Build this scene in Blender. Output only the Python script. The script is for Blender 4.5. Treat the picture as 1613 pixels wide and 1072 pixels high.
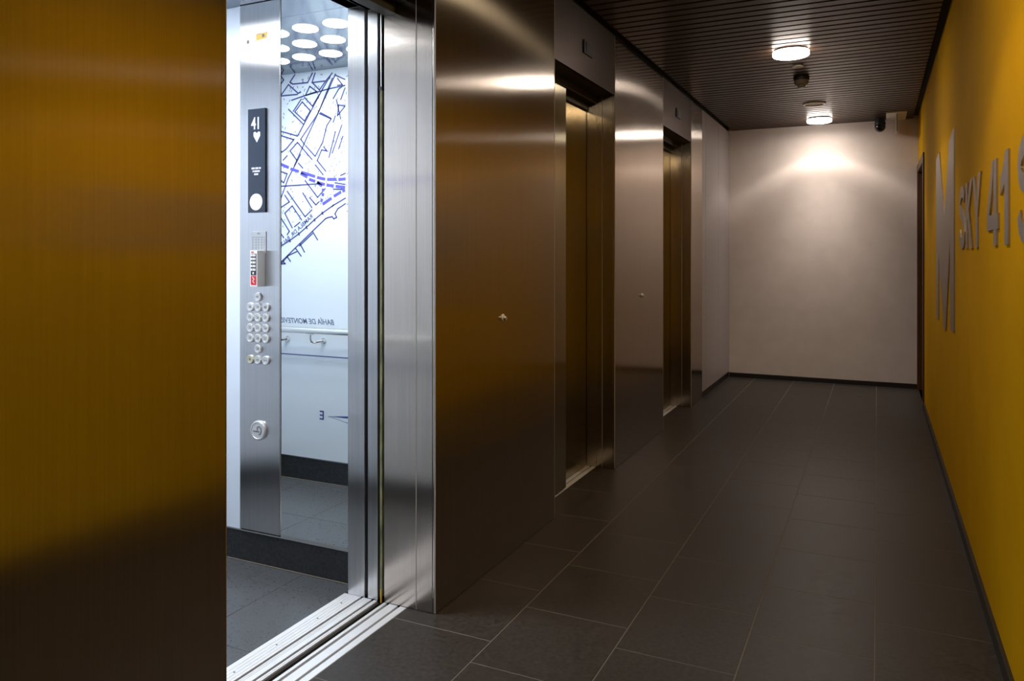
import bpy, bmesh, math, random
from mathutils import Vector, Matrix
random.seed(7)
for o in list(bpy.data.objects): bpy.data.objects.remove(o)
SC = bpy.context.scene
COL = SC.collection

# ---------------------------------------------------------------- camera
CAMX, CAMH = 1.395, 1.25
cam_d = bpy.data.cameras.new('camera'); cam = bpy.data.objects.new('camera', cam_d); COL.objects.link(cam)
cam.location = (CAMX, 0, CAMH)
cam.rotation_euler = (math.pi/2, 0, math.atan2(575.5, 1207))
cam_d.sensor_width = 36; cam_d.lens = 1207/1613*36
cam_d.shift_y = (404-536)/1613
cam_d.clip_start = .02
SC.camera = cam
# ---------------------------------------------------------------- world, exposure
w = bpy.data.worlds.new('world'); SC.world = w; w.use_nodes = True
w.node_tree.nodes['Background'].inputs[0].default_value = (0, 0, 0, 1)
w.node_tree.nodes['Background'].inputs[1].default_value = 0
SC.view_settings.view_transform = 'Standard'; SC.view_settings.look = 'None'
SC.view_settings.gamma = 1; SC.view_settings.use_curve_mapping = False
SC.view_settings.exposure = 0.0
# lamp settings (the fittings themselves are built further down)
LAMPS = [(.90, 2.42), (.90, 5.15), (.90, 7.80)]
LAMP_W = [38, 35, 98]              # W of each downlight
LAMP_C = [(1, .80, .52), (1, .87, .76), (1, .90, .81)]
DIFF_E = [56, 28, 24]                 # glow of the diffusers
CAB_E = 20                         # glow of the lift's ceiling discs
CAB_W = 1.15                        # W of each disc's downward beam

# ---------------------------------------------------------------- materials
def mat(name, col, rough=.5, metal=0., spec=.5, emit=None, es=0, coat=0):
    m = bpy.data.materials.new(name); m.use_nodes = True
    b = m.node_tree.nodes['Principled BSDF']
    b.inputs['Base Color'].default_value = (*col, 1)
    b.inputs['Roughness'].default_value = rough; b.inputs['Metallic'].default_value = metal
    b.inputs['Specular IOR Level'].default_value = spec
    b.inputs['Coat Weight'].default_value = coat
    if emit:
        b.inputs['Emission Color'].default_value = (*emit, 1); b.inputs['Emission Strength'].default_value = es
    return m
def N(m, t, **kw):
    n = m.node_tree.nodes.new(t)
    for k, v in kw.items(): setattr(n, k, v)
    return n
def L(m, a, b): m.node_tree.links.new(a, b)
def P(m): return m.node_tree.nodes['Principled BSDF']
def noise_col(m, c0, c1, scale=(1, 1, 1), nscale=5, detail=4, lo=.35, hi=.65, rnd=True, rough=None, bump=0):
    tc = N(m, 'ShaderNodeTexCoord'); mp = N(m, 'ShaderNodeMapping'); mp.inputs['Scale'].default_value = scale
    oi = N(m, 'ShaderNodeObjectInfo'); ad = N(m, 'ShaderNodeVectorMath', operation='ADD')
    sc = N(m, 'ShaderNodeMath', operation='MULTIPLY'); sc.inputs[1].default_value = 37 if rnd else 0
    L(m, oi.outputs['Random'], sc.inputs[0]); L(m, tc.outputs['Object'], mp.inputs[0])
    L(m, mp.outputs[0], ad.inputs[0]); L(m, sc.outputs[0], ad.inputs[1])
    nz = N(m, 'ShaderNodeTexNoise'); nz.inputs['Scale'].default_value = nscale; nz.inputs['Detail'].default_value = detail
    L(m, ad.outputs[0], nz.inputs['Vector'])
    cr = N(m, 'ShaderNodeValToRGB'); cr.color_ramp.elements[0].position = lo; cr.color_ramp.elements[1].position = hi
    cr.color_ramp.elements[0].color = (*c0, 1); cr.color_ramp.elements[1].color = (*c1, 1)
    L(m, nz.outputs[0], cr.inputs[0]); L(m, cr.outputs[0], P(m).inputs['Base Color'])
    if rough:
        mr = N(m, 'ShaderNodeMapRange'); mr.inputs['From Min'].default_value = .3; mr.inputs['From Max'].default_value = .7
        mr.inputs['To Min'].default_value, mr.inputs['To Max'].default_value = rough
        L(m, nz.outputs[0], mr.inputs[0]); L(m, mr.outputs[0], P(m).inputs['Roughness'])
    if bump:
        bp = N(m, 'ShaderNodeBump'); bp.inputs['Strength'].default_value = bump; bp.inputs['Distance'].default_value = .001
        L(m, nz.outputs[0], bp.inputs['Height']); L(m, bp.outputs[0], P(m).inputs['Normal'])
    return m
def steel(name, col, wide=(.22, .80), core=(.16, .5), mix=.6, smudge=.015):
    """brushed vertically: highlights spread sideways; a wide lobe and a tighter core"""
    m = mat(name, col, .3, 1.)
    g = N(m, 'ShaderNodeNewGeometry'); cp = N(m, 'ShaderNodeVectorMath', operation='CROSS_PRODUCT')
    cp.inputs[1].default_value = (0, 0, 1); L(m, g.outputs['True Normal'], cp.inputs[0])
    tc = N(m, 'ShaderNodeTexCoord'); sm = N(m, 'ShaderNodeTexNoise'); sm.inputs['Scale'].default_value = 2.2; sm.inputs['Detail'].default_value = 3
    L(m, tc.outputs['Object'], sm.inputs['Vector'])
    mp = N(m, 'ShaderNodeMapping'); mp.inputs['Scale'].default_value = (1, 1, .01)
    nz = N(m, 'ShaderNodeTexNoise'); nz.inputs['Scale'].default_value = 220; nz.inputs['Detail'].default_value = 2
    L(m, tc.outputs['Object'], mp.inputs[0]); L(m, mp.outputs[0], nz.inputs['Vector'])
    mc = N(m, 'ShaderNodeMapRange'); mc.inputs['From Min'].default_value = .3; mc.inputs['From Max'].default_value = .7
    mc.inputs['To Min'].default_value = .94; mc.inputs['To Max'].default_value = 1.06
    L(m, nz.outputs[0], mc.inputs[0])
    vc = N(m, 'ShaderNodeVectorMath', operation='SCALE'); vc.inputs[0].default_value = col; L(m, mc.outputs[0], vc.inputs['Scale'])
    out = []
    for r, a in (wide, core):
        gl = N(m, 'ShaderNodeBsdfAnisotropic'); gl.inputs['Anisotropy'].default_value = -a
        mr = N(m, 'ShaderNodeMapRange'); mr.inputs['From Min'].default_value = .35; mr.inputs['From Max'].default_value = .7
        mr.inputs['To Min'].default_value = r; mr.inputs['To Max'].default_value = r+smudge
        L(m, sm.outputs[0], mr.inputs[0]); L(m, mr.outputs[0], gl.inputs['Roughness'])
        L(m, cp.outputs[0], gl.inputs['Tangent']); L(m, vc.outputs[0], gl.inputs['Color']); out.append(gl)
    mx = N(m, 'ShaderNodeMixShader'); mx.inputs[0].default_value = mix
    L(m, out[0].outputs[0], mx.inputs[1]); L(m, out[1].outputs[0], mx.inputs[2])
    L(m, mx.outputs[0], m.node_tree.nodes['Material Output'].inputs['Surface'])
    return m
M = {}
M['steel'] = steel('brushed steel cladding', (.58, .52, .47))
M['steel_door'] = steel('brushed steel door', (.55, .49, .36))
M['steel_cab'] = steel('brushed steel lift interior', (.62, .62, .63), (.28, .75), (.20, .6))
M['steel_ceiling'] = mat('satin steel lift ceiling', (.20, .23, .26), .12, 1.)
M['letter'] = steel('brushed steel letters', (.62, .58, .56), (.4, .6), (.4, .3))
M['header'] = steel('steel header', (.15, .125, .115), (.42, -.5), (.36, -.3))
M['edge_highlight'] = mat('painted edge highlight', (.50, .44, .38), .6, .3)  # pale colour standing in for the highlight along steel edges
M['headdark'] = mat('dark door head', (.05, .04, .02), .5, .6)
M['edge'] = mat('bright steel edge', (.75, .74, .72), .25, 1.)
M['chrome'] = mat('satin chrome', (.72, .72, .70), .18, 1.)
M['alu'] = mat('ribbed aluminium sill', (.9, .9, .91), .45, .45)
M['slot'] = mat('dark slot', (.03, .028, .03), .7)
M['gapbrown'] = mat('dark threshold gap', (.05, .032, .032), .6)
M['black'] = mat('black', (.008, .008, .009), .5)
M['blackgloss'] = mat('black gloss', (.006, .006, .007), .12)
M['olive'] = noise_col(mat('olive weather strip', (.12, .12, .06), .35), (.12, .13, .07), (.36, .36, .18), (1, 1, .2), 60)
M['yellow_wall'] = noise_col(mat('yellow wall paint', (.62, .34, .004), .8, spec=.04), (.66, .355, .002), (.70, .38, .003), (1, 1, 1), 3, bump=.03)
M['plaster'] = noise_col(mat('pale plaster', (.6, .5, .43), .7, spec=.3), (.78, .685, .63), (.83, .735, .68), (1, 1, 1), 6, bump=.25)
M['laminate_grey'] = noise_col(mat('grey laminate', (.42, .38, .38), .4), (.40, .365, .365), (.44, .40, .40), (1, 1, 1), 60)
M['plinth'] = mat('dark plinth', (.018, .014, .012), .45)
M['stone'] = noise_col(mat('dark stone tile', (.05, .045, .04), .42, spec=.3), (.019, .016, .0135), (.064, .054, .046), (1, 1, 1), 70, 12, .28, .75, rough=(.36, .50), bump=.05)
M['stone_cab'] = noise_col(mat('grey stone tile', (.07, .07, .07), .5, spec=.75), (.045, .047, .050), (.095, .10, .105), (1, 1, 1), 120, 8, .25, .75, rough=(.26, .36), bump=.05)
M['stone_base'] = noise_col(mat('dark stone plinth', (.03, .03, .03), .5, spec=.4), (.012, .013, .014), (.034, .036, .038), (1, 1, 1), 90, 10, .3, .7, bump=.08)
M['grout'] = mat('pale grout', (.19, .165, .13), .8)
M['wood'] = noise_col(mat('dark stained wood', (.10, .06, .035), .34, spec=.3), (.026, .014, .008), (.068, .038, .021), (.6, 14, 14), 6, 5, .3, .7, rough=(.3, .42))
M['felt'] = mat('black ceiling felt', (.006, .005, .004), .9)
M['dark_wood'] = noise_col(mat('brown door wood', (.10, .035, .012), .4), (.07, .024, .008), (.12, .045, .016), (14, 14, .6), 5)
M['white_lam'] = mat('pale blue laminate', (.72, .79, .90), .22, spec=.5)
M['map_white'] = mat('white printed panel', (.66, .71, .76), .16, spec=.5)
M['navy'] = mat('navy print', (.045, .05, .21), .35)
M['purple'] = mat('violet print', (.09, .075, .42), .35)
M['greyblue'] = mat('grey blue print', (.12, .17, .26), .35)
M['mirror'] = mat('mirror', (.88, .93, .94), 0., 1.)
M['screen'] = mat('dark display glass', (.02, .028, .045), .2, spec=.4)
M['lit'] = mat('lit display segments', (.1, .1, .1), .5, emit=(.62, .68, 1), es=1.6)
M['white'] = mat('white plastic', (.82, .81, .80), .35)
M['disc'] = mat('pale speaker disc', (.62, .60, .60), .45)
M['button'] = mat('satin metal button', (.72, .72, .71), .3, .6)
M['button_yellow'] = mat('yellowed metal button', (.62, .60, .45), .3, .6)
M['engrave'] = mat('engraved grey', (.16, .17, .18), .5)
M['ink'] = mat('dark ink', (.03, .03, .035), .5)
M['red'] = mat('red label', (.55, .015, .02), .35)
M['plate'] = mat('grey notice plate', (.42, .43, .44), .35, .5)
M['sticker'] = mat('yellow sticker', (.85, .52, .06), .4)
M['fitting'] = mat('off white fitting', (.72, .68, .62), .5)
M['fitting_dark'] = mat('brown grey detector', (.20, .17, .11), .5)
M['acrylic'] = mat('sign edge', (.34, .33, .28), .3)
M['orange_trim'] = mat('yellow plastic guide', (.75, .45, .04), .5)
M['cab_glow'] = mat('lit ceiling disc', (.9, .9, .9), .4, emit=(.93, .97, 1), es=CAB_E)

# ---------------------------------------------------------------- mesh helpers
WL = {}
class MB:
    def __init__(s): s.b = bmesh.new()
    def box(s, x0, x1, y0, y1, z0, z1):
        vs = [s.b.verts.new((x, y, z)) for x in (x0, x1) for y in (y0, y1) for z in (z0, z1)]
        for f in ((0, 1, 3, 2), (4, 6, 7, 5), (0, 4, 5, 1), (2, 3, 7, 6), (0, 2, 6, 4), (1, 5, 7, 3)):
            s.b.faces.new([vs[i] for i in f])
        return s
    def lathe(s, c, prof, axis='z', n=32):
        """prof: list of (radius, offset along axis) from start to end"""
        c = Vector(c); A = {'x': (Vector((0, 1, 0)), Vector((0, 0, 1)), Vector((1, 0, 0))),
             'y': (Vector((1, 0, 0)), Vector((0, 0, 1)), Vector((0, -1, 0))),
             'z': (Vector((1, 0, 0)), Vector((0, 1, 0)), Vector((0, 0, 1)))}[axis]
        rings = []
        for r, h in prof:
            if r < 1e-6: rings.append([s.b.verts.new(c+A[2]*h)])
            else: rings.append([s.b.verts.new(c+A[0]*r*math.cos(2*math.pi*i/n)+A[1]*r*math.sin(2*math.pi*i/n)+A[2]*h) for i in range(n)])
        for a, b in zip(rings, rings[1:]):
            for i in range(n):
                j = (i+1) % n
                if len(a) == 1 and len(b) == 1: continue
                if len(a) == 1: s.b.faces.new([a[0], b[i], b[j]])
                elif len(b) == 1: s.b.faces.new([a[i], a[j], b[0]])
                else: s.b.faces.new([a[i], a[j], b[j], b[i]])
        return s
    def tube(s, pts, r, n=14):
        pts = [Vector(p) for p in pts]; rings = []
        up = Vector((0, 0, 1))
        for k, p in enumerate(pts):
            d = (pts[min(k+1, len(pts)-1)]-pts[max(k-1, 0)]).normalized()
            a = d.cross(up if abs(d.z) < .9 else Vector((1, 0, 0))).normalized(); b = d.cross(a)
            rings.append([s.b.verts.new(p+(a*math.cos(2*math.pi*i/n)+b*math.sin(2*math.pi*i/n))*r) for i in range(n)])
        for a, b in zip(rings, rings[1:]):
            for i in range(n): s.b.faces.new([a[i], a[(i+1) % n], b[(i+1) % n], b[i]])
        s.b.faces.new(rings[0]); s.b.faces.new(rings[-1])
        return s
    def prism(s, pts, f0, f1):
        """pts in 2D; f0/f1 map a 2D point to the back / front 3D point"""
        a = [s.b.verts.new(f0(*p)) for p in pts]; b = [s.b.verts.new(f1(*p)) for p in pts]
        s.b.faces.new(a); s.b.faces.new(b[::-1]); n = len(pts)
        for i in range(n): s.b.faces.new([a[i], b[i], b[(i+1) % n], a[(i+1) % n]])
        return s
    def ribbon(s, pts, wd, f0, f1, e=.35):
        """each leg of the polyline as a thin bar"""
        for (x0, z0), (x1, z1) in zip(pts, pts[1:]):
            dx, dz = x1-x0, z1-z0; l = math.hypot(dx, dz)
            if l < 1e-6: continue
            ex, ez = dx/l*wd*e, dz/l*wd*e; nx, nz = -dz/l*wd/2, dx/l*wd/2
            s.prism([(x0-ex+nx, z0-ez+nz), (x0-ex-nx, z0-ez-nz), (x1+ex-nx, z1+ez-nz), (x1+ex+nx, z1+ez+nz)], f0, f1)
        return s
    def text(s, txt, size, mx, align='CENTER', depth=.0006, off=0, shear=0, sx=1):
        cu = bpy.data.curves.new('t', 'FONT'); cu.body = txt; cu.size = size; cu.align_x = align; cu.align_y = 'CENTER'
        cu.extrude = depth/2; cu.offset = off; cu.shear = shear; cu.resolution_u = 3
        to = bpy.data.objects.new('t', cu); COL.objects.link(to)
        dg = bpy.context.evaluated_depsgraph_get(); dg.update()
        me = bpy.data.meshes.new_from_object(to.evaluated_get(dg))
        me.transform(Matrix.Diagonal((sx, 1, 1, 1))); me.transform(mx); s.b.from_mesh(me)
        bpy.data.meshes.remove(me); bpy.data.objects.remove(to); bpy.data.curves.remove(cu)
        return s
    def build(s, name, m, parent=None, bevel=0, seg=2, smooth=False, origin=None):
        b = s.b
        if bevel: bmesh.ops.bevel(b, geom=b.edges[:], offset=bevel, segments=seg, affect='EDGES', profile=.6)
        bmesh.ops.recalc_face_normals(b, faces=b.faces[:])
        if origin is None:
            lo = [min(v.co[i] for v in b.verts) for i in range(3)]; hi = [max(v.co[i] for v in b.verts) for i in range(3)]
            origin = Vector(((lo[0]+hi[0])/2, (lo[1]+hi[1])/2, lo[2]))
        origin = Vector(origin)
        bmesh.ops.translate(b, verts=b.verts[:], vec=-origin)
        me = bpy.data.meshes.new(name); b.to_mesh(me); b.free()
        me.materials.append(M[m] if isinstance(m, str) else m)
        if smooth:
            for p in me.polygons: p.use_smooth = True
            me.set_sharp_from_angle(angle=math.radians(35))
        return link(bpy.data.objects.new(name, me), origin, parent)
def link(o, wloc, parent=None):
    COL.objects.link(o); wloc = Vector(wloc)
    if parent: o.parent = parent; o.location = wloc-WL[parent.name]
    else: o.location = wloc
    WL[o.name] = wloc
    return o
def tag(o, label=None, cat=None, group=None, kind=None):
    for k, v in (('label', label), ('category', cat), ('group', group), ('kind', kind)):
        if v: o[k] = v
    return o
def empty(name, loc, label=None, cat=None, group=None, kind=None):
    return tag(link(bpy.data.objects.new(name, None), loc), label, cat, group, kind)
def copy(o, wloc, parent=None):
    c = o.copy(); return link(c, wloc, parent)
# text frames: facing -y (read from the corridor side), facing +y, facing -x
def F_NY(x, y, z): return Matrix(((1, 0, 0, x), (0, 0, -1, y), (0, 1, 0, z), (0, 0, 0, 1)))
def F_PY(x, y, z): return Matrix(((-1, 0, 0, x), (0, 0, 1, y), (0, 1, 0, z), (0, 0, 0, 1)))

# ================================================================ SETTING
W, YB, YF, HC = 1.745, 8.20, -3.0, 2.56
# floor -------------------------------------------------------------
floor = tag(MB().box(-.118, W, YF, YB, -.06, -.0006).build('floor', 'grout'), kind='structure')
J = .0014
cols = [(-.118, .261, 2.220), (.261, .637, 2.079), (.637, 1.012, 2.355), (1.012, 1.387, 2.217), (1.387, W, 2.079)]
first = {}
for ci, (x0, x1, yj) in enumerate(cols):
    k = math.floor((YF-yj)/.415)
    while yj+k*.415 < YB:
        y0 = max(yj+k*.415, YF); y1 = min(yj+(k+1)*.415, YB); k += 1
        if y1-y0 < .02: continue
        full = abs(y1-y0-.415) < 1e-4
        c = ((x0+x1)/2, (y0+y1)/2, -.03)
        if full and ci in first: copy(first[ci], c, floor)
        else:
            t = MB().box(x0+J, x1-J, y0+J, y1-J, -.03, 0).build('floor_tile', 'stone', floor, bevel=.0008, seg=1)
            if full: first[ci] = t
# ceiling -------------------------------------------------------------
ceiling = tag(MB().box(-.10, W+.01, YF, YB+.01, HC+.028, HC+.05).build('ceiling', 'felt'), kind='structure')
y = 4.427-.0909*81+.010; slat = None
while y < YB-.02:
    c = ((.032+W-.045)/2, y+.0355, HC)
    if slat is None: slat = MB().box(.032, W-.045, y, y+.071, HC, HC+.022).build('ceiling_slat', 'wood', ceiling, bevel=.002, seg=1)
    else: copy(slat, c, ceiling)
    y += .0909
# right wall with a doorway near its far end ---------------------------
b = MB().box(W, W+.12, YF, 7.17, 0, HC+.05).box(W, W+.12, 7.17, YB, 2.09, HC+.05)
wall_r = tag(b.build('wall_right', 'yellow_wall'), kind='structure')
tag(MB().box(W-.013, W, YF, 7.15, 0, .052).build('baseboard_right', 'plinth', bevel=.001, seg=1), kind='structure')
d = empty('door_4', (W, 7.68, 0), kind='structure')
MB().box(W-.012, W+.11, 7.15, 7.23, 0, 2.11).build('door_jamb', 'dark_wood', d, bevel=.002, seg=1)
MB().box(W-.012, W+.11, 8.13, YB, 0, 2.11).build('door_jamb', 'dark_wood', d, bevel=.002, seg=1)
MB().box(W-.012, W+.11, 7.23, 8.13, 2.04, 2.11).build('door_head', 'dark_wood', d, bevel=.002, seg=1)
MB().box(W+.05, W+.09, 7.232, 8.128, .006, 2.038).build('door_panel', 'dark_wood', d, bevel=.002, seg=1)
MB().tube([(W+.05, 7.32, 1.02), (W+.005, 7.32, 1.02), (W+.005, 7.44, 1.02)], .009).build('door_handle', 'chrome', d, smooth=True)
# back wall, wall behind the photographer ------------------------------
wall_b = tag(MB().box(-.10, W+.12, YB, YB+.1, 0, HC+.05).build('wall_back', 'plaster'), kind='structure')
tag(MB().box(0, W-.013, YB-.014, YB, 0, .045).build('baseboard_back', 'plinth', bevel=.001, seg=1), kind='structure')
tag(MB().box(-.10, W+.12, YF-.1, YF, 0, HC+.05).build('wall_front', 'plaster'), kind='structure')
# left wall: cores, steel cladding panels ------------------------------
OPEN = [(1.35, 2.303), (3.40, 4.334), (5.46, 6.385)]
b = MB()
for y0, y1 in ((YF, 1.33), (2.335, 3.38), (4.366, 5.44), (6.417, YB)): b.box(-.112, -.012, y0, y1, 0.0005, HC+.05)
for y0, y1 in OPEN: b.box(-.112, -.012, y0-.02, y1+.032, 2.225, HC+.05)
wall_l = tag(b.build('wall_left', 'black'), kind='structure')
PT = HC-.012
for y0, y1 in ((YF, -.85), (-.847, 1.35), (2.303, 3.40), (4.334, 5.46), (6.385, 6.822)):
    MB().box(-.012, 0, y0+.0008, y1-.0008, .001, PT).build('cladding_panel', 'steel', wall_l, bevel=.0022)
for y0, y1 in OPEN:
    MB().box(-.014, -.002, y0+.0005, y1-.0005, 2.2, PT).build('header_panel', 'header', wall_l, bevel=.0012)
for y0, y1 in ((6.824, 6.986), (6.991, 7.600), (7.605, YB)):
    MB().box(-.012, -.001, y0, y1, .055, PT).build('laminate_panel', 'laminate_grey', wall_l, bevel=.0012)
MB().box(-.012, -.006, 6.824, YB, .001, .055).build('plinth_strip', 'plinth', wall_l)
for yy in (1.3492, 2.3038, 3.3992, 4.3348, 5.4592, 6.3858):  # thin pale strips paint the light hairline onto each pier corner
    MB().box(-.004, .0006, yy-.0012, yy+.0012, .002, PT-.002 if yy in (1.3492, 2.3038) else PT-.002).build('corner_highlight', 'edge_highlight', wall_l)
# lift doorways ---------------------------------------------------------
for n, (y0, y1) in enumerate(OPEN):
    D = empty('door_%d' % (n+1), (-.06, (y0+y1)/2, 0), kind='structure')
    # far jamb (faces the camera) and near jamb, each a trim and a deeper panel
    for s, yy in ((1, y1), (-1, y0)):
        a, c_ = (yy, yy+.028) if s > 0 else (yy-.018, yy)
        if s > 0:
            MB().box(-.078, -.0125, a, c_, .001, 2.2).build('jamb_trim', 'steel', D, bevel=.0008, seg=1)
            MB().box(-.114 if n else -.216, -.0805, a+.0005, c_, .001, 2.2).build('jamb_panel', 'steel', D, bevel=.0008, seg=1)
            if n: MB().box(-.20, -.1145, a+.0005, c_, .001, 2.2).build('jamb_panel', 'steel', D, bevel=.0008, seg=1)
        else:
            MB().box(-.112, -.0125, a, c_, .001, 2.2).build('jamb_trim', 'steel', D, bevel=.0008, seg=1)
    MB().box(-.0800, -.0775, y1-.0008, y1+.004, .002, 2.2).build('joint_highlight', 'edge_highlight', D)  # added pale strip, paints the bright line at the jamb joint
    MB().box(-.112, -.014, y0, y1, 2.2, 2.224).build('soffit', 'headdark', D)
    MB().box(-.16, -.1125, y0, y1, 2.158, 2.224).build('door_head', 'headdark', D, bevel=.001, seg=1)
    MB().box(-.215, -.1605, y0, y1, 2.12, 2.224).build('door_head', 'headdark', D, bevel=.001, seg=1)
    if n == 0:   # open: both leaves stacked out of the way
        MB().box(-.158, -.130, .87, 1.345, .008, 2.15).build('door_leaf', 'steel_door', D, bevel=.0015)
        MB().box(-.205, -.177, .86, 1.342, .008, 2.115).build('door_leaf', 'steel_door', D, bevel=.0015)
    else:
        MB().box(-.152, -.1205, y0+.002, y0+.455, .008, 2.156).build('door_leaf', 'steel_door', D, bevel=.0015)
        MB().box(-.205, -.177, y0+.43, y1-.009, .008, 2.119).build('door_leaf', 'steel_door', D, bevel=.0015)
    # landing sill: lands of aluminium between dark tracks
    yy0, yy1 = y0+.0, y1-.001
    MB().box(-.216, -.118, yy0, yy1, -.05, -.012).build('sill_track', 'slot', D)
    for x0, x1 in ((-.2155, -.2025), (-.1915, -.1555), (-.1455, -.1185)):
        MB().box(x0, x1, yy0, yy1, -.012, .0005).build('sill_strip', 'alu', D, bevel=.0006, seg=1)

# ================================================================ LIFT CAB
CX0, CX1, CY0, CY1, CZ = -1.80, -.38, 1.360, 2.366, 2.28
cab = empty('elevator_cab', (-1.1, (CY0+CY1)/2, 0), 'bright open elevator cab with pale walls behind the nearest doorway', 'elevator')
MB().box(CX0-.02, -.236, CY0-.02, CY1+.02, -.09, -.0305).build('floor_plate', 'slot', cab)
MB().box(CX0, CX1-.012, CY0, CY1, -.03, -.0015).build('grout_bed', 'grout', cab)
xs = [CX0, -1.475, -1.06, -.645, CX1-.012]; ys = [CY0, 1.415, 1.83, 2.245, CY1]
for i in range(4):
    for j in range(4):
        MB().box(xs[i]+J*.8, xs[i+1]-J*.8, ys[j]+J*.8, ys[j+1]-J*.8, -.028, 0).build('floor_tile', 'stone_cab', cab, bevel=.0006, seg=1)
# car sill: ribbed strips
cs = MB().box(-.392, -.236, CY0, 2.302, -.03, -.006).build('car_sill', 'slot', cab)
edges = [(-.3915, -.3705), (-.3695, -.3565), (-.3555, -.3425), (-.3415, -.3285), (-.3275, -.3165), (-.3065, -.2995), (-.2985, -.2915), (-.2905, -.2685), (-.2585, -.2505), (-.2495, -.2435)]
for x0, x1 in edges:
    MB().box(x0, x1, CY0, 2.302, -.006, .0015).build('sill_strip', 'alu', cs, bevel=.0004, seg=1)
for yy in (1.72, 1.90, 2.10, 2.23):
    MB().lathe((-.350, yy, .0015), [(0, 0), (.003, 0), (.003, .0006), (0, .0006)], n=12).build('screw', 'ink', cs)
MB().box(-.236, -.216, CY0-.1, 2.30, -.12, -.10).build('threshold_gap', 'gapbrown', cab)
MB().box(-.236, -.216, CY0-.1, 2.30, -.03, -.014).build('threshold_gap', 'gapbrown', cab)
# walls
MB().box(CX0, -.974, CY1, CY1+.02, .13, CZ).build('wall_panel', 'white_lam', cab, bevel=.001)
MB().box(-.9735, -.38, CY1+.006, CY1+.02, .13, CZ).build('wall_backing', 'black', cab)
MB().box(-.757, -.424, CY1-.0005, CY1+.006, .13, .139).build('mirror_ledge', 'edge', cab)
MB().box(-.424, -.38, CY1, CY1+.0055, .13, CZ).build('wall_panel', 'steel_cab', cab)
tag(MB().box(CX0-.02, CX0, CY0, CY1, .13, CZ).build('wall_panel', 'white_lam', cab), label='pale rear wall panel')
mp = tag(MB().box(CX0, -.40, CY0-.02, CY0, .13, CZ).build('wall_panel', 'map_white', cab), label='white wall panel printed with a street map')
for y0, y1 in ((CY1, CY1+.02), (CY0-.02, CY0)):
    yy = y0 if y0 > 2 else y1
    s = 1 if y0 > 2 else -1
    MB().box(CX0, -.379, min(yy+.004*s, yy+.02*s), max(yy+.004*s, yy+.02*s), 0, .124).build('skirting', 'stone_base', cab, bevel=.001, seg=1)
    MB().box(CX0, -.379, min(yy+.001*s, yy+.02*s), max(yy+.001*s, yy+.02*s), .1245, .1295).build('skirting_trim', 'edge', cab)
    MB().box(CX0, -.379, min(yy+.0005*s, yy+.006*s), max(yy+.0005*s, yy+.006*s), 0, .003).build('floor_bead', 'grout', cab)
MB().box(CX0-.016, CX0-.001, CY0, CY1, 0, .124).build('skirting', 'stone_base', cab)
# ceiling with lit discs
cp = MB().box(CX0, CX1, 1.457, 2.168, CZ, CZ+.02).build('ceiling_panel', 'steel_ceiling', cab, bevel=.001, seg=1)
MB().box(CX0, CX1, CY0, 1.455, CZ, CZ+.02).build('ceiling_panel', 'steel_ceiling', cab, bevel=.001, seg=1)
MB().box(CX0, CX1, 2.170, CY1, CZ, CZ+.02).build('ceiling_panel', 'steel_ceiling', cab, bevel=.001, seg=1)
MB().box(CX0-.02, CX1+.05, CY0-.02, CY1+.02, CZ+.021, CZ+.05).build('roof_plate', 'black', cab)
disc0 = None
for i in range(5):
    for j in range(3):
        c = Vector((-.765-.172*i, 2.005-.195*j, CZ-.004))
        if disc0 is None: disc0 = MB().lathe(c, [(0, 0), (.054, 0), (.057, .002), (.057, .0045)], n=36).build('light_disc', 'cab_glow', cp, origin=c)
        else: copy(disc0, c, cp)
        al = bpy.data.lights.new('disc_light', 'AREA'); al.shape = 'DISK'; al.size = .10; al.spread = math.radians(125)
        al.energy = CAB_W; al.color = (.92, .96, 1)
        ao = bpy.data.objects.new('disc_light', al); COL.objects.link(ao); ao.parent = cab; ao.location = Vector(c)-Vector((0, 0, .002))-WL[cab.name]

# front returns of the cab and the retracted cab door
MB().box(-.377, -.302, 2.303, CY1+.05, .0, 2.36).build('front_column', 'steel_cab', cab, bevel=.0015)
MB().box(-.302, -.285, 2.316, CY1+.05, .0, 2.36).build('column_groove', 'black', cab)
tag(MB().box(-.286, -.243, 2.301, CY1+.05, .004, 2.36).build('door_leaf', 'steel_cab', cab, bevel=.0015), label='edge of the retracted cab door')
MB().box(-.377, -.302, .86, CY0-.001, 0, 2.36).build('front_column', 'steel_cab', cab, bevel=.0015)
MB().box(-.379, -.300, CY0, 2.3025, 2.17, 2.36).build('front_header', 'steel_cab', cab, bevel=.001)
MB().box(-.286, -.243, .86, 2.30, 2.15, 2.36).build('door_track', 'steel_door', cab, bevel=.001)
# shaft edge seen through the slit between cab and jamb
sh = empty('rubber_seal', (-.229, 2.33, 0), 'narrow olive rubber seal in the dark slit beside the open cab', 'seal')
MB().box(-.2345, -.2245, 2.303, 2.335, .02, 1.86).build('seal_strip', 'olive', sh, bevel=.001)
MB().box(-.2325, -.2265, 2.304, 2.335, 1.862, 2.13).build('metal_rail', 'chrome', sh, bevel=.0015)
MB().box(-.2355, -.2235, 2.301, 2.336, 1.852, 1.866).build('seal_cap', 'black', sh)
MB().box(-.2265, -.2215, 2.308, 2.33, .305, .345).build('strip_clip', 'olive', sh)
tag(MB().box(-.2315, -.2265, 2.301, 2.306, -.004, .045).build('guide_shoe', 'orange_trim', sh), label='small yellow plastic guide')
tag(MB().box(-.60, -.03, CY1+.06, CY1+.08, 0, 2.5).build('wall_shaft', 'black'), kind='structure')

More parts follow.
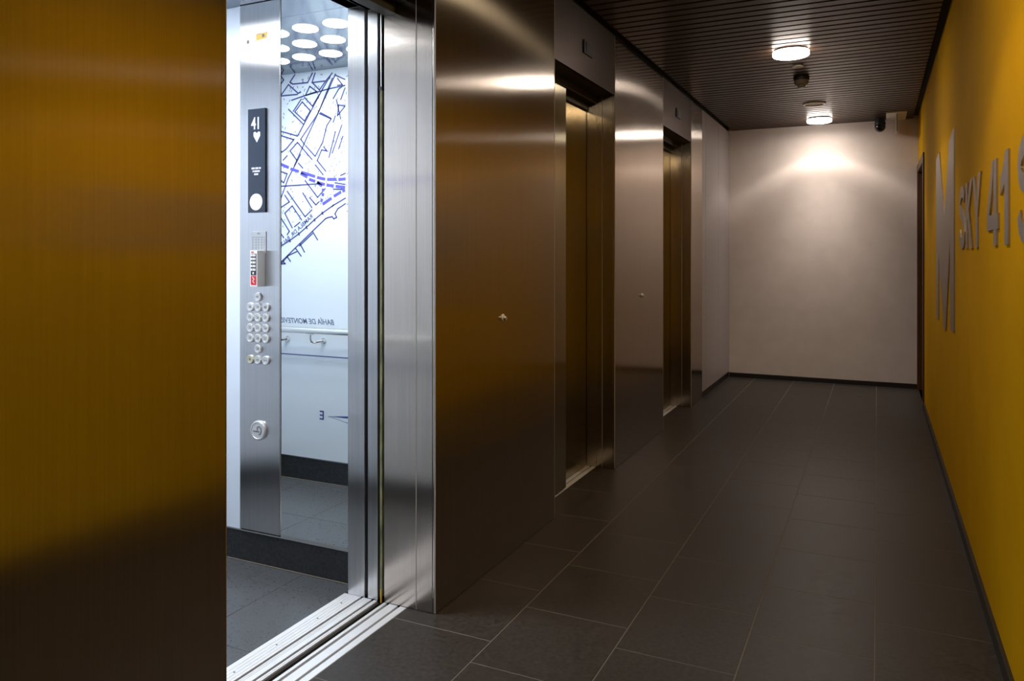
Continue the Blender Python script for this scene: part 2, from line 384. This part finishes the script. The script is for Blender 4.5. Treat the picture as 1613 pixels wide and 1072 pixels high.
# ---- printed map on the wall opposite the mirror
STREETS=[[(-1.67,2.227),(-1.647,2.252),(-1.67,2.282)],[(-1.565,2.274),(-1.6,2.235),(-1.58,2.222)],[(-1.58,2.222),(-1.474,2.22),(-1.44,2.27)],[(-1.421,2.268),(-1.443,2.217),(-1.354,2.217)],[(-1.67,2.163),(-1.611,2.222),(-1.542,2.167),(-1.523,2.171)],[(-1.67,2.163),(-1.546,2.161)],[(-1.459,2.198),(-1.489,2.15),(-1.41,2.164),(-1.459,2.198)],[(-1.436,2.213),(-1.391,2.171),(-1.347,2.217),(-1.303,2.256)],[(-1.216,2.18),(-1.332,2.171),(-1.489,2.15),(-1.588,2.132)],[(-1.496,2.139),(-1.44,2.086),(-1.391,2.147)],[(-1.577,2.068),(-1.519,2.132)],[(-1.512,2.116),(-1.455,2.061),(-1.496,2.008),(-1.565,2.064),(-1.512,2.116)],[(-1.611,2.083),(-1.504,1.99)],[(-1.546,1.927),(-1.496,1.996),(-1.369,2.175),(-1.317,2.24)],[(-1.523,1.908),(-1.406,2.036),(-1.332,2.159),(-1.281,2.248)],[(-1.569,1.761),(-1.481,1.911),(-1.391,2.059),(-1.303,2.227)],[(-1.67,1.963),(-1.546,1.927)],[(-1.67,1.939),(-1.573,1.908),(-1.627,1.86),(-1.658,1.844),(-1.67,1.851)],[(-1.523,1.908),(-1.496,1.876)],[(-1.546,1.891),(-1.6,1.847),(-1.55,1.79)],[(-1.546,1.891),(-1.443,1.79)],[(-1.489,1.87),(-1.421,1.806),(-1.369,1.88),(-1.339,1.972),(-1.31,2.005),(-1.391,2.041)],[(-1.384,2.046),(-1.31,2.008)],[(-1.259,2.077),(-1.216,2.067),(-1.267,2.019),(-1.259,2.077)],[(-1.267,2.223),(-1.234,2.185),(-1.267,2.185)],[(-1.281,2.242),(-1.216,2.212)],[(-1.296,2.115),(-1.259,2.164),(-1.238,2.174)],[(-1.245,2.105),(-1.216,2.166)],[(-1.406,1.782),(-1.347,1.72)],[(-1.339,1.831),(-1.376,1.839),(-1.406,1.782)],[(-1.362,1.856),(-1.339,1.831)],[(-1.281,2.02),(-1.296,1.986)],[(-1.245,2.0),(-1.274,2.107)],[(-1.325,1.795),(-1.281,1.933)],[(-1.303,1.817),(-1.238,1.965)],[(-1.259,1.838),(-1.23,1.906)],[(-1.667,1.734),(-1.621,1.719),(-1.646,1.669),(-1.667,1.682)],[(-1.667,1.65),(-1.532,1.651),(-1.412,1.653)],[(-1.524,1.822),(-1.613,1.693),(-1.667,1.58)],[(-1.621,1.62),(-1.492,1.473),(-1.444,1.51)],[(-1.46,1.579),(-1.416,1.537),(-1.396,1.552)],[(-1.584,1.536),(-1.638,1.496),(-1.584,1.412)],[(-1.584,1.536),(-1.516,1.455)],[(-1.638,1.598),(-1.605,1.559),(-1.667,1.529)],[(-1.667,1.471),(-1.605,1.393),(-1.621,1.374)],[(-1.568,1.418),(-1.528,1.443)],[(-1.492,1.675),(-1.404,1.578)],[(-1.508,1.606),(-1.444,1.522)],[(-1.42,1.759),(-1.365,1.701)],[(-1.54,1.775),(-1.508,1.745)],[(-1.213,1.568),(-1.295,1.531),(-1.373,1.489),(-1.428,1.453),(-1.484,1.413),(-1.54,1.376),(-1.605,1.339),(-1.667,1.311)],[(-1.213,1.538),(-1.265,1.511),(-1.284,1.484),(-1.272,1.465),(-1.292,1.457),(-1.303,1.469),(-1.334,1.464),(-1.35,1.458),(-1.44,1.391),(-1.564,1.297),(-1.667,1.218)],[(-1.44,1.391),(-1.404,1.343)],[(-1.44,1.378),(-1.532,1.31)],[(-1.528,1.322),(-1.496,1.275)],[(-1.56,1.297),(-1.52,1.253)],[(-1.621,1.25),(-1.597,1.224)],[(-1.65,1.227),(-1.638,1.208)],[(-1.667,1.208),(-1.634,1.211)],[(-1.552,1.278),(-1.613,1.256),(-1.663,1.211)],[(-1.284,1.654),(-1.215,1.642)],[(-1.295,1.62),(-1.219,1.614)],[(-1.246,1.692),(-1.213,1.703)],[(-1.679,1.394),(-1.646,1.358)],[(-1.404,1.578),(-1.35,1.625)],[(-1.65,1.797),(-1.621,1.821)],[(-1.295,1.534),(-1.302,1.525)],[(-1.373,1.496),(-1.367,1.483)],[(-1.428,1.459),(-1.422,1.447)],[(-1.484,1.42),(-1.477,1.405)],[(-1.54,1.385),(-1.533,1.37)],[(-1.605,1.345),(-1.598,1.333)]]
DASHES=[[(-1.667,1.775),(-1.609,1.753)],[(-1.597,1.746),(-1.536,1.727)],[(-1.52,1.723),(-1.42,1.694)],[(-1.408,1.689),(-1.35,1.676)],[(-1.338,1.675),(-1.272,1.672)],[(-1.261,1.671),(-1.211,1.672)],[(-1.524,1.717),(-1.476,1.693)],[(-1.464,1.681),(-1.42,1.667)],[(-1.408,1.662),(-1.353,1.647)],[(-1.342,1.644),(-1.292,1.637)],[(-1.28,1.635),(-1.215,1.626)],[(-1.408,1.662),(-1.373,1.639)],[(-1.365,1.626),(-1.367,1.61)],[(-1.365,1.601),(-1.369,1.583)],[(-1.373,1.57),(-1.377,1.552)],[(-1.215,1.611),(-1.234,1.606)],[(-1.242,1.603),(-1.292,1.58)],[(-1.307,1.571),(-1.369,1.539)]]

f0 = lambda x, z: (x, CY0, z)
f1 = lambda x, z: (x, CY0+.0006, z)
b = MB()
for l in STREETS: b.ribbon(l, .0078, f0, f1)
# the same street pattern goes on beyond what the mirror shows
def coast(x): return 1.56+(x+1.204)*.50
def block(cx, cz, w_, h_, a):
    q = []
    for sx, sz in ((-1, -1), (1, -1), (1, 1), (-1, 1), (-1, -1)):
        px, pz = sx*w_/2, sz*h_/2
        q.append((cx+px*math.cos(a)-pz*math.sin(a), cz+px*math.sin(a)+pz*math.cos(a)))
    return q
for i in range(-4, 14):
    for j in range(0, 8):
        x = -1.15+i*.105*math.cos(.46)-j*.12*math.sin(.46); z = coast(-1.15)+.10+i*.105*math.sin(.46)+j*.12*math.cos(.46)
        x += random.uniform(-.008, .008)
        q = block(x, z, random.uniform(.06, .085), random.uniform(.075, .10), .46)
        if all((-1.19 < p[0] < -.45) and p[1] < CZ-.02 for p in q): b.ribbon(q, .0075, f0, f1)
b.ribbon([(-1.204, 1.533), (-.95, 1.65), (-.7, 1.79), (-.45, 1.90)], .004, f0, f1)
b.ribbon([(-1.204, 1.495), (-.95, 1.60), (-.7, 1.74), (-.45, 1.86)], .004, f0, f1)
for k in range(520):   # faint dashes that read as lettering along the streets
    x = random.uniform(-1.70, -.5); z = random.uniform(coast(x)+.06, CZ-.02)
    a = random.choice((.46, 2.03, 1.1)); l = random.uniform(.005, .014)
    b.ribbon([(x, z), (x+l*math.cos(a), z+l*math.sin(a))], .0034, f0, f1)
tag(b.build('street_print', 'navy', mp), kind='stuff')
b = MB()
for l in DASHES: b.ribbon(l, .017 if abs(l[0][1]-l[1][1]) < .045 or l[0][0] > -1.3 else .009, f0, lambda x, z: (x, CY0+.0008, z), e=0)
for k in range(9): x = -1.19+k*.085; b.ribbon([(x, 1.607+k*.004), (x+.07, 1.610+k*.004)], .013, f0, lambda x, z: (x, CY0+.0008, z))
tag(b.build('street_print', 'purple', mp), kind='stuff', label='violet dashed avenue line')
b = MB()
an = math.atan2(1.319-1.487, -1.673+1.444)
mx = F_PY(-1.440, CY0+.0005, 1.478) @ Matrix.Rotation(math.atan2(1.319-1.487, .229), 4, 'Z')
b.text('RAMBLA DR. BALTASAR BRUM', .034, mx, 'LEFT', off=.0006)
b.build('map_lettering', 'navy', mp)
MB().text('BAHÍA DE MONTEVIDEO', .041, F_PY(-1.286, CY0+.0005, .889), 'LEFT', shear=.35, sx=.97, off=.0006).build('map_lettering', 'greyblue', mp)
MB().text('E', .070, F_PY(-1.373, CY0+.0005, .372), off=.0010).build('map_lettering', 'navy', mp)
MB().prism([(-1.329, .373), (-.95, .405), (-.93, .373)], f0, f1).ribbon([(-1.329, .373), (-.95, .30)], .002, f0, f1).build('compass_needle', 'navy', mp)
MB().ribbon([(-1.79, .700), (-.42, .700)], .0055, f0, f1).build('blue_line', 'navy', mp)
# ---- handrail on the map wall (seen in the mirror)
hr = empty('handrail', (-1.15, CY0+.055, .83), 'satin metal handrail below the map, seen in the cab mirror', 'handrail')
MB().tube([(-1.76, CY0+.06, .845), (-.50, CY0+.06, .845)], .017, 20).build('rail', 'chrome', hr, smooth=True)
for x in (-1.66, -1.405, -.62):
    pts = [(x, CY0+.06, .828), (x, CY0+.06, .80), (x+.004, CY0+.055, .784), (x+.014, CY0+.045, .779), (x+.04, CY0+.012, .785), (x+.044, CY0+.002, .786)]
    MB().box(x-.022, x+.022, CY0+.052, CY0+.068, .824, .829).tube(pts, .006, 10).lathe((x+.044, CY0+.0, .786), [(0, 0), (.016, 0), (.016, -.005), (.010, -.008), (0, -.008)], 'y', 20).build('bracket', 'chrome', hr, smooth=True)
# ---- mirror
mi = empty('mirror', (-.59, CY1, .139), 'tall frameless mirror strip between control panel and door column', 'mirror')
MB().box(-.754, -.424, CY1-.002, CY1+.005, .140, CZ-.001).build('mirror_glass', 'mirror', mi)
MB().box(-.7572, -.7545, CY1-.005, CY1+.005, .140, CZ-.001).build('mirror_edge', 'edge', mi)

# ---- control panel
PY = CY1-.006
op = empty('control_panel', (-.866, PY, .139), 'full height brushed steel control panel with round buttons beside the mirror', 'control panel')
MB().box(-.9675, -.7585, PY, CY1+.006, .137, CZ-.002).build('faceplate', 'steel_cab', op, bevel=.0012)
# display
dz = MB().box(-.915, -.824, PY-.010, PY, 1.428, 1.848).build('display', 'screen', op, bevel=.0012)
t = lambda s_, size, x, z, m_, par, nm, **k: MB().text(s_, size, F_NY(x, k.pop('y', PY-.0103), z), **k).build(nm, m_, par)
t('41', .068, -.872, 1.786, 'lit', dz, 'floor_digits', off=.0012, sx=.72)
fy = lambda y_: (lambda x, z: (x, y_, z))
MB().prism([(-.884, 1.752), (-.884, 1.737), (-.867, 1.711), (-.850, 1.737), (-.850, 1.752), (-.858, 1.755), (-.867, 1.748), (-.876, 1.755)], fy(PY-.0100), fy(PY-.0106)).build('down_arrow', 'lit', dz)
b = MB()
for zz, ws in ((1.607, (.018, .016, .010)), (1.595, (.006, .030)), (1.583, (.022,))):
    x = -.870-(sum(ws)+.003*(len(ws)-1))/2
    for w_ in ws:
        n_ = max(2, int(w_/.004))
        for q in range(n_): b.box(x+q*w_/n_, x+(q+.72)*w_/n_, PY-.0105, PY-.010, zz-.0035, zz+.0035)
        x += w_+.003
b.build('small_print', 'lit', dz)
MB().lathe((-.870, PY-.010, 1.470), [(0, 0), (0.034, 0), (.034, .0015), (.032, .0025), (0, .0025)], 'y', 36).build('round_disc', 'disc', dz)
# notice plate
pl = MB().box(-.905, -.826, PY-.003, PY, 1.262, 1.352).build('notice_plate', 'plate', op, bevel=.0008, seg=1)
b = MB().box(-.872, -.858, PY-.0034, PY-.003, 1.341, 1.346).box(-.898, -.834, PY-.0034, PY-.003, 1.328, 1.3295)
for x in (-.897, -.879, -.866, -.848, -.835): b.box(x, x+.0012, PY-.0034, PY-.003, 1.268, 1.329)
for k in range(5): b.box(-.897, -.834, PY-.0034, PY-.003, 1.318-k*.011, 1.3188-k*.011)
b.build('engraved_table', 'engrave', pl)
# access keypad
kx0, kx1, kd = -.869, -.832, .045
kp = tag(MB().box(kx0, kx1, PY-kd, PY, 1.130, 1.275).build('access_keypad', 'white', op, bevel=.002), label='small white keypad box with black keys and a red label')
b = MB().box(kx0+.004, kx1-.004, PY-kd-.0012, PY-kd, 1.176, 1.262).build('key_field', 'ink', kp)
for r in range(6):
    for c in range(3):
        if r == 5 and c != 1: continue
        x = kx0+.0062+c*.0088; z = 1.255-r*.0142
        MB().box(x, x+.0068, PY-kd-.003, PY-kd-.0012, z-.0045, z+.0045).build('key', 'white', kp, bevel=.0006, seg=1)
MB().box(kx0+.006, kx0+.020, PY-kd-.0008, PY-kd, 1.2655, 1.2705).build('red_mark', 'red', kp)
MB().box(kx0+.004, kx1-.004, PY-kd-.0008, PY-kd, 1.137, 1.173).build('red_label', 'red', kp)
MB().ribbon([(kx0+.014, 1.168), (kx0+.022, 1.160), (kx0+.014, 1.153), (kx0+.022, 1.145)], .003, fy(PY-kd-.0008), fy(PY-kd-.0014)).build('label_sign', 'white', kp)
# round push buttons
names = {}
rows = [(1.087, {0: '41'}), (1.046, {-1: '38', 0: '39', 1: '40'}), (1.004, {-1: '35', 0: '36', 1: '37'}), (.962, {-1: '32', 0: '33', 1: '34'}),
        (.920, {-1: '29', 0: '30', 1: '31'}), (.878, {0: '28'}), (.833, {-1: 'bell', 0: 'open', 1: 'close'})]
BX, BS = -.8655, .0412
for z, r in rows:
    for k, s_ in r.items():
        x = BX+k*BS
        o = MB().lathe((x, PY, z), [(0, 0), (.0185, 0), (.0185, .006), (.0165, .009), (.0135, .0095), (.0130, .0082), (0, .0078)], 'y', 28).build('push_button', 'button_yellow' if s_ == 'bell' else 'button', op, smooth=True)
        yb = PY-.0081
        if s_ == 'bell':
            o['label'] = 'yellowed alarm button'
            MB().prism([(x-.006, z-.004), (x+.006, z-.004), (x+.004, z+.003), (x+.002, z+.006), (x-.002, z+.006), (x-.004, z+.003)], fy(yb+.0004), fy(yb-.0004)).build('bell_sign', 'engrave', o)
        elif s_ in ('open', 'close'):
            g = .0015 if s_ == 'open' else .0065; e = .0065 if s_ == 'open' else .0015
            b = MB()
            for sg in (-1, 1): b.prism([(x+sg*g, z+.005), (x+sg*g, z-.005), (x+sg*e, z)], fy(yb+.0004), fy(yb-.0004))
            b.build('arrow_sign', 'engrave', o)
        else:
            MB().text(s_, .0155, F_NY(x, yb, z), off=.0003).build('numeral', 'engrave', o)
# key switch
ks = MB().lathe((-.862, PY, .548), [(0, 0), (.039, 0), (.040, .006), (.037, .012), (.033, .013), (.031, .011), (0, .011)], 'y', 44).build('key_switch', 'button', op, smooth=True)
b = MB(); yk = PY-.011
arc = [(-.855+.012*math.cos(a), .549+.016*math.sin(a)) for a in [math.radians(150-i*20) for i in range(13)]]
b.ribbon(arc, .0035, fy(yk+.0003), fy(yk-.0010)).ribbon([(-.884, .546), (-.855, .544)], .0045, fy(yk+.0003), fy(yk-.0018)).ribbon([(-.862, .556), (-.866, .545)], .003, fy(yk+.0003), fy(yk-.0014))
b.build('key_slot', 'engrave', ks)
# sticker at the top of the panel
a = math.radians(1)
st = MB().prism([(-.930, 2.118), (-.822, 2.130), (-.820, 2.158), (-.930, 2.158)], fy(PY), fy(PY-.0006)).build('sticker', 'white', op); st['label'] = 'white and yellow sticker'
MB().prism([(-.915, 2.120), (-.823, 2.131), (-.821, 2.154), (-.880, 2.151), (-.878, 2.127)], fy(PY-.0006), fy(PY-.0010)).build('yellow_field', 'sticker', st)
MB().lathe((-.842, PY-.001, 2.142), [(0, 0), (.007, 0), (.007, .0004), (0, .0004)], 'y', 20).build('sticker_print', 'engrave', st)
MB().box(-.930, -.918, PY-.0011, PY-.0006, 2.118, 2.132).build('sticker_print', 'engrave', st)
MB().box(-.871, -.852, PY-.0014, PY-.001, 2.149, 2.151).build('sticker_print', 'engrave', st)

# ================================================================ THINGS IN THE CORRIDOR
# light distribution of the downlights: a cone with a bright rim, weak beyond it
PROF = {'narrow': [(0, 760), (12, 740), (22, 540), (30, 310), (38, 180), (44, 160), (50, 215), (54, 235), (57, 170), (60, 110), (68, 60), (80, 25), (90, 0), (180, 0)],
        'wide': [(0, 230), (20, 270), (30, 400), (42, 500), (50, 540), (54, 420), (57, 200), (60, 100), (68, 50), (80, 20), (90, 0), (180, 0)]}
IES = {}
for key, prof in PROF.items():
    IES[key] = bpy.data.texts.new('downlight_'+key)
    IES[key].write('IESNA:LM-63-1995\nTILT=NONE\n1 1000 1 %d 1 1 2 0 0 0\n1 1 1\n%s\n0\n%s\n' % (len(prof), ' '.join(str(a) for a, c_ in prof), ' '.join(str(c_) for a, c_ in prof)))
LABEL_LAMP = ['round glowing ceiling lamp nearest the open elevator', 'large round glowing ceiling lamp nearer the middle of the slatted ceiling', 'small looking round glowing ceiling lamp close to the pale back wall']
for i, (x, y) in enumerate(LAMPS):
    lp = empty('ceiling_lamp', (x, y, HC), LABEL_LAMP[i], 'lamp', 'round ceiling lamps along the corridor')
    MB().lathe((x, y, HC-.012), [(0, .012), (.104, .012), (.104, 0), (0, 0)], n=48).build('lamp_base', 'black', lp, smooth=True)
    gm = mat('glowing lamp diffuser', (.9, .9, .9), .4, emit=LAMP_C[i], es=DIFF_E[i])
    MB().lathe((x, y, HC-.040), [(0, 0), (.100, 0), (.108, .003), (.110, .007), (.110, .028), (0, .028)], n=56).build('lamp_diffuser', gm, lp, smooth=True)
    ld = bpy.data.lights.new('lamp_light', 'POINT'); ld.energy = LAMP_W[i]/75; ld.color = LAMP_C[i]
    ld.shadow_soft_size = .015; ld.use_nodes = True; nt = ld.node_tree
    ie = nt.nodes.new('ShaderNodeTexIES'); ie.mode = 'INTERNAL'; ie.ies = IES['narrow' if i == 2 else 'wide']
    nt.links.new(ie.outputs[0], nt.nodes['Emission'].inputs['Strength'])
    lo = bpy.data.objects.new('lamp_light', ld); COL.objects.link(lo); lo.parent = lp; lo.location = (0, 0, -.060)

# ceiling fittings
tag(MB().lathe((.904, 5.585, HC-.012), [(0, .012), (.024, .012), (.038, .004), (.036, 0), (0, -.001)], n=32).build('cover_disc', 'fitting', smooth=True), 'small flat round cover plate on the ceiling slats behind the nearer lamp', 'cover plate')
sd = empty('smoke_detector', (.893, 5.97, HC), 'brown domed smoke detector hanging from the slatted ceiling', 'smoke detector')
MB().lathe((.893, 5.97, HC-.022), [(0, .022), (.055, .022), (.055, .006), (.052, 0), (0, 0)], n=32).build('base', 'black', sd, smooth=True)
MB().lathe((.893, 5.97, HC-.022), [(.050, 0), (.051, -.014), (.042, -.032), (.030, -.036), (.028, -.046), (.018, -.052), (0, -.053)], n=32).build('dome', 'fitting_dark', sd, smooth=True)
MB().lathe((.900, 5.955, HC-.0785), [(0, 0), (.006, .001), (.006, .004), (0, .005)], n=12).build('indicator', 'white', sd)
cs_ = empty('ceiling_speaker', (.907, 7.03, HC), 'pale ring shaped ceiling speaker in front of the far lamp', 'speaker')
MB().lathe((.907, 7.03, HC-.012), [(.072, .008), (.076, 0), (.088, 0), (.094, .006), (.094, .012), (.072, .012), (.072, .008)], n=44).build('ring', 'white', cs_, smooth=True)
MB().lathe((.907, 7.03, HC-.006), [(0, 0), (.073, 0), (.073, .006), (0, .006)], n=40).build('grille', 'fitting_dark', cs_)
# dome camera and exit sign by the back wall
dc = empty('security_camera', (1.418, 8.06, HC), 'black dome security camera on the ceiling by the back wall', 'camera')
MB().lathe((1.418, 8.06, HC-.062), [(0, .062), (.040, .062), (.044, .03), (.050, .008), (.048, 0), (0, 0)], n=36).build('base', 'black', dc, smooth=True)
MB().lathe((1.418, 8.06, HC-.062), [(.046, 0), (.048, -.02)]+[(.048*math.cos(a), -.02-.048*math.sin(a)) for a in [math.radians(12*k) for k in range(1, 8)]]+[(0, -.068)], n=36).build('dome', 'blackgloss', dc, smooth=True)
ex = empty('exit_sign', (1.555, 7.93, HC), 'pale ceiling mounted sign seen edge-on beside the dome camera', 'sign')
MB().box(1.470, 1.636, 7.72, 8.14, HC-.014, HC).build('mounting_plate', 'fitting', ex, bevel=.003)
MB().box(1.549, 1.559, 7.76, 8.10, HC-.175, HC-.015).build('sign_blade', 'acrylic', ex, bevel=.0015)

# floor indicators above the two far lifts
for y, lab in ((3.865, 'small dark square floor indicator above the middle elevator doors'), (5.92, 'small dark square floor indicator above the farthest elevator doors')):
    fi = empty('floor_indicator', (-.002, y, 2.322), lab, 'indicator', 'floor indicators above elevator doors')
    MB().box(-.002, .006, y-.068, y+.068, 2.322, 2.392).build('housing', 'black', fi, bevel=.002)
    MB().box(.006, .008, y-.040, y+.060, 2.328, 2.386).build('screen', 'black', fi, bevel=.0008, seg=1)
# call buttons on the steel piers
for y, z, lab in ((2.837, .9985, 'small round metal call button on the steel panel next to the open elevator'), (4.905, .996, 'small round metal call button on the steel panel between the two closed elevators')):
    cb = empty('call_button', (0, y, z), lab, 'button', 'call buttons on the steel panels')
    MB().lathe((0, y, z), [(0, 0), (.0150, 0), (.0150, .003), (.0125, .005), (0, .005)], 'x', 28).build('bezel', 'white', cb, smooth=True)
    MB().lathe((.005, y, z-.002), [(0, 0), (.0085, 0), (.0080, .011), (0, .012)], 'x', 20).build('cap', 'button', cb, smooth=True)
# metal lettering on the yellow wall ------------------------------------
LX0, LX1 = W, W-.006
g0 = lambda y_, z: (LX0, y_, z)
g1 = lambda y_, z: (LX1, y_, z)
def letter(shape, label, y0, y1, z0=1.285, z1=1.566, strokes=None, wd=.055):
    """strokes in unit box (0..1, left to right as read), y runs backwards"""
    b = MB(); Y = lambda u: y0+(y1-y0)*u; Z = lambda v: z0+(z1-z0)*v
    for k, poly in enumerate(shape): b.prism([(Y(u), Z(v)) for u, v in poly], lambda p, q: (LX0+.0004*k, p, q), lambda p, q: (LX1-.0005*k, p, q))
    for l in strokes or []:
        q = [Vector((Y(u), Z(v))) for u, v in l]; lo, hi = [], []
        for k, p in enumerate(q):
            d = (q[min(k+1, len(q)-1)]-q[max(k-1, 0)]).normalized(); n = Vector((-d.y, d.x))*wd/2
            lo.append(p-n); hi.append(p+n)
        for k in range(len(q)-1):
            for fa in (g0, g1): b.b.faces.new([b.b.verts.new(fa(*v)) for v in (lo[k], lo[k+1], hi[k+1], hi[k])])
        for side in (lo, hi):
            for k in range(len(q)-1): b.b.faces.new([b.b.verts.new(v) for v in (g0(*side[k]), g0(*side[k+1]), g1(*side[k+1]), g1(*side[k]))])
        for k in (0, -1): b.b.faces.new([b.b.verts.new(v) for v in (g0(*lo[k]), g0(*hi[k]), g1(*hi[k]), g1(*lo[k]))])
        bmesh.ops.remove_doubles(b.b, verts=b.b.verts[:], dist=1e-5)
    o = b.build('wall_letter', 'letter'); tag(o, label, 'letter', 'metal letters on the yellow wall'); return o
letter([[(0, 0), (0, .985), (.215, 1.0), (.53, .60), (.78, .97), (1, 1.0), (1, .012), (.835, .012), (.82, .46), (.60, -.02), (.50, -.02), (.17, .40), (.16, 0)]],
       'very tall brushed metal letter M on the yellow wall, left of the word', 5.68, 4.40, .858, 1.895)
def s_stroke():
    pts = []
    for k in range(9): a = math.radians(20+k*31); pts.append((.5+.40*math.cos(a), .735+.185*math.sin(a)))
    for k in range(1, 10): a = math.radians(88-k*30); pts.append((.5+.41*math.cos(a), .275+.195*math.sin(a)))
    return pts
letter([], 'metal letter S, first letter of SKY on the yellow wall', 4.125, 3.875, strokes=[s_stroke()], wd=.052)
letter([[(0, 0), (0, 1), (.24, 1), (.24, 0)], [(.24, .42), (.24, .62), (.72, 1), (1, 1), (.50, .575), (1, 0), (.70, 0), (.33, .44)]],
       'metal letter K, middle letter of SKY on the yellow wall', 3.835, 3.575)
letter([[(0, 1), (.27, 1), (.5, .62), (.73, 1), (1, 1), (.62, .42), (.62, 0), (.38, 0), (.38, .42)]], 'metal letter Y, last letter of SKY on the yellow wall', 3.570, 3.300)
letter([[(.60, 0), (.86, 0), (.86, 1), (.60, 1)], [(0, .19), (1, .19), (1, .37), (0, .37)], [(0, .37), (.26, .37), (.62, .86), (.62, 1), (.52, 1)]],
       'metal numeral on the yellow wall with an open triangular counter, just after SKY', 3.115, 2.850)
letter([[(.62, 1), (1, 1), (1, 0), (.55, 0), (.55, .66), (0, .55), (0, .74), (.35, .84)]], 'slim single stroke metal numeral on the yellow wall, last before the cut off letter', 2.800, 2.640)
letter([], 'metal letter cut off by the right edge of the photo, after the 41', 2.475, 2.225, strokes=[s_stroke()], wd=.052)
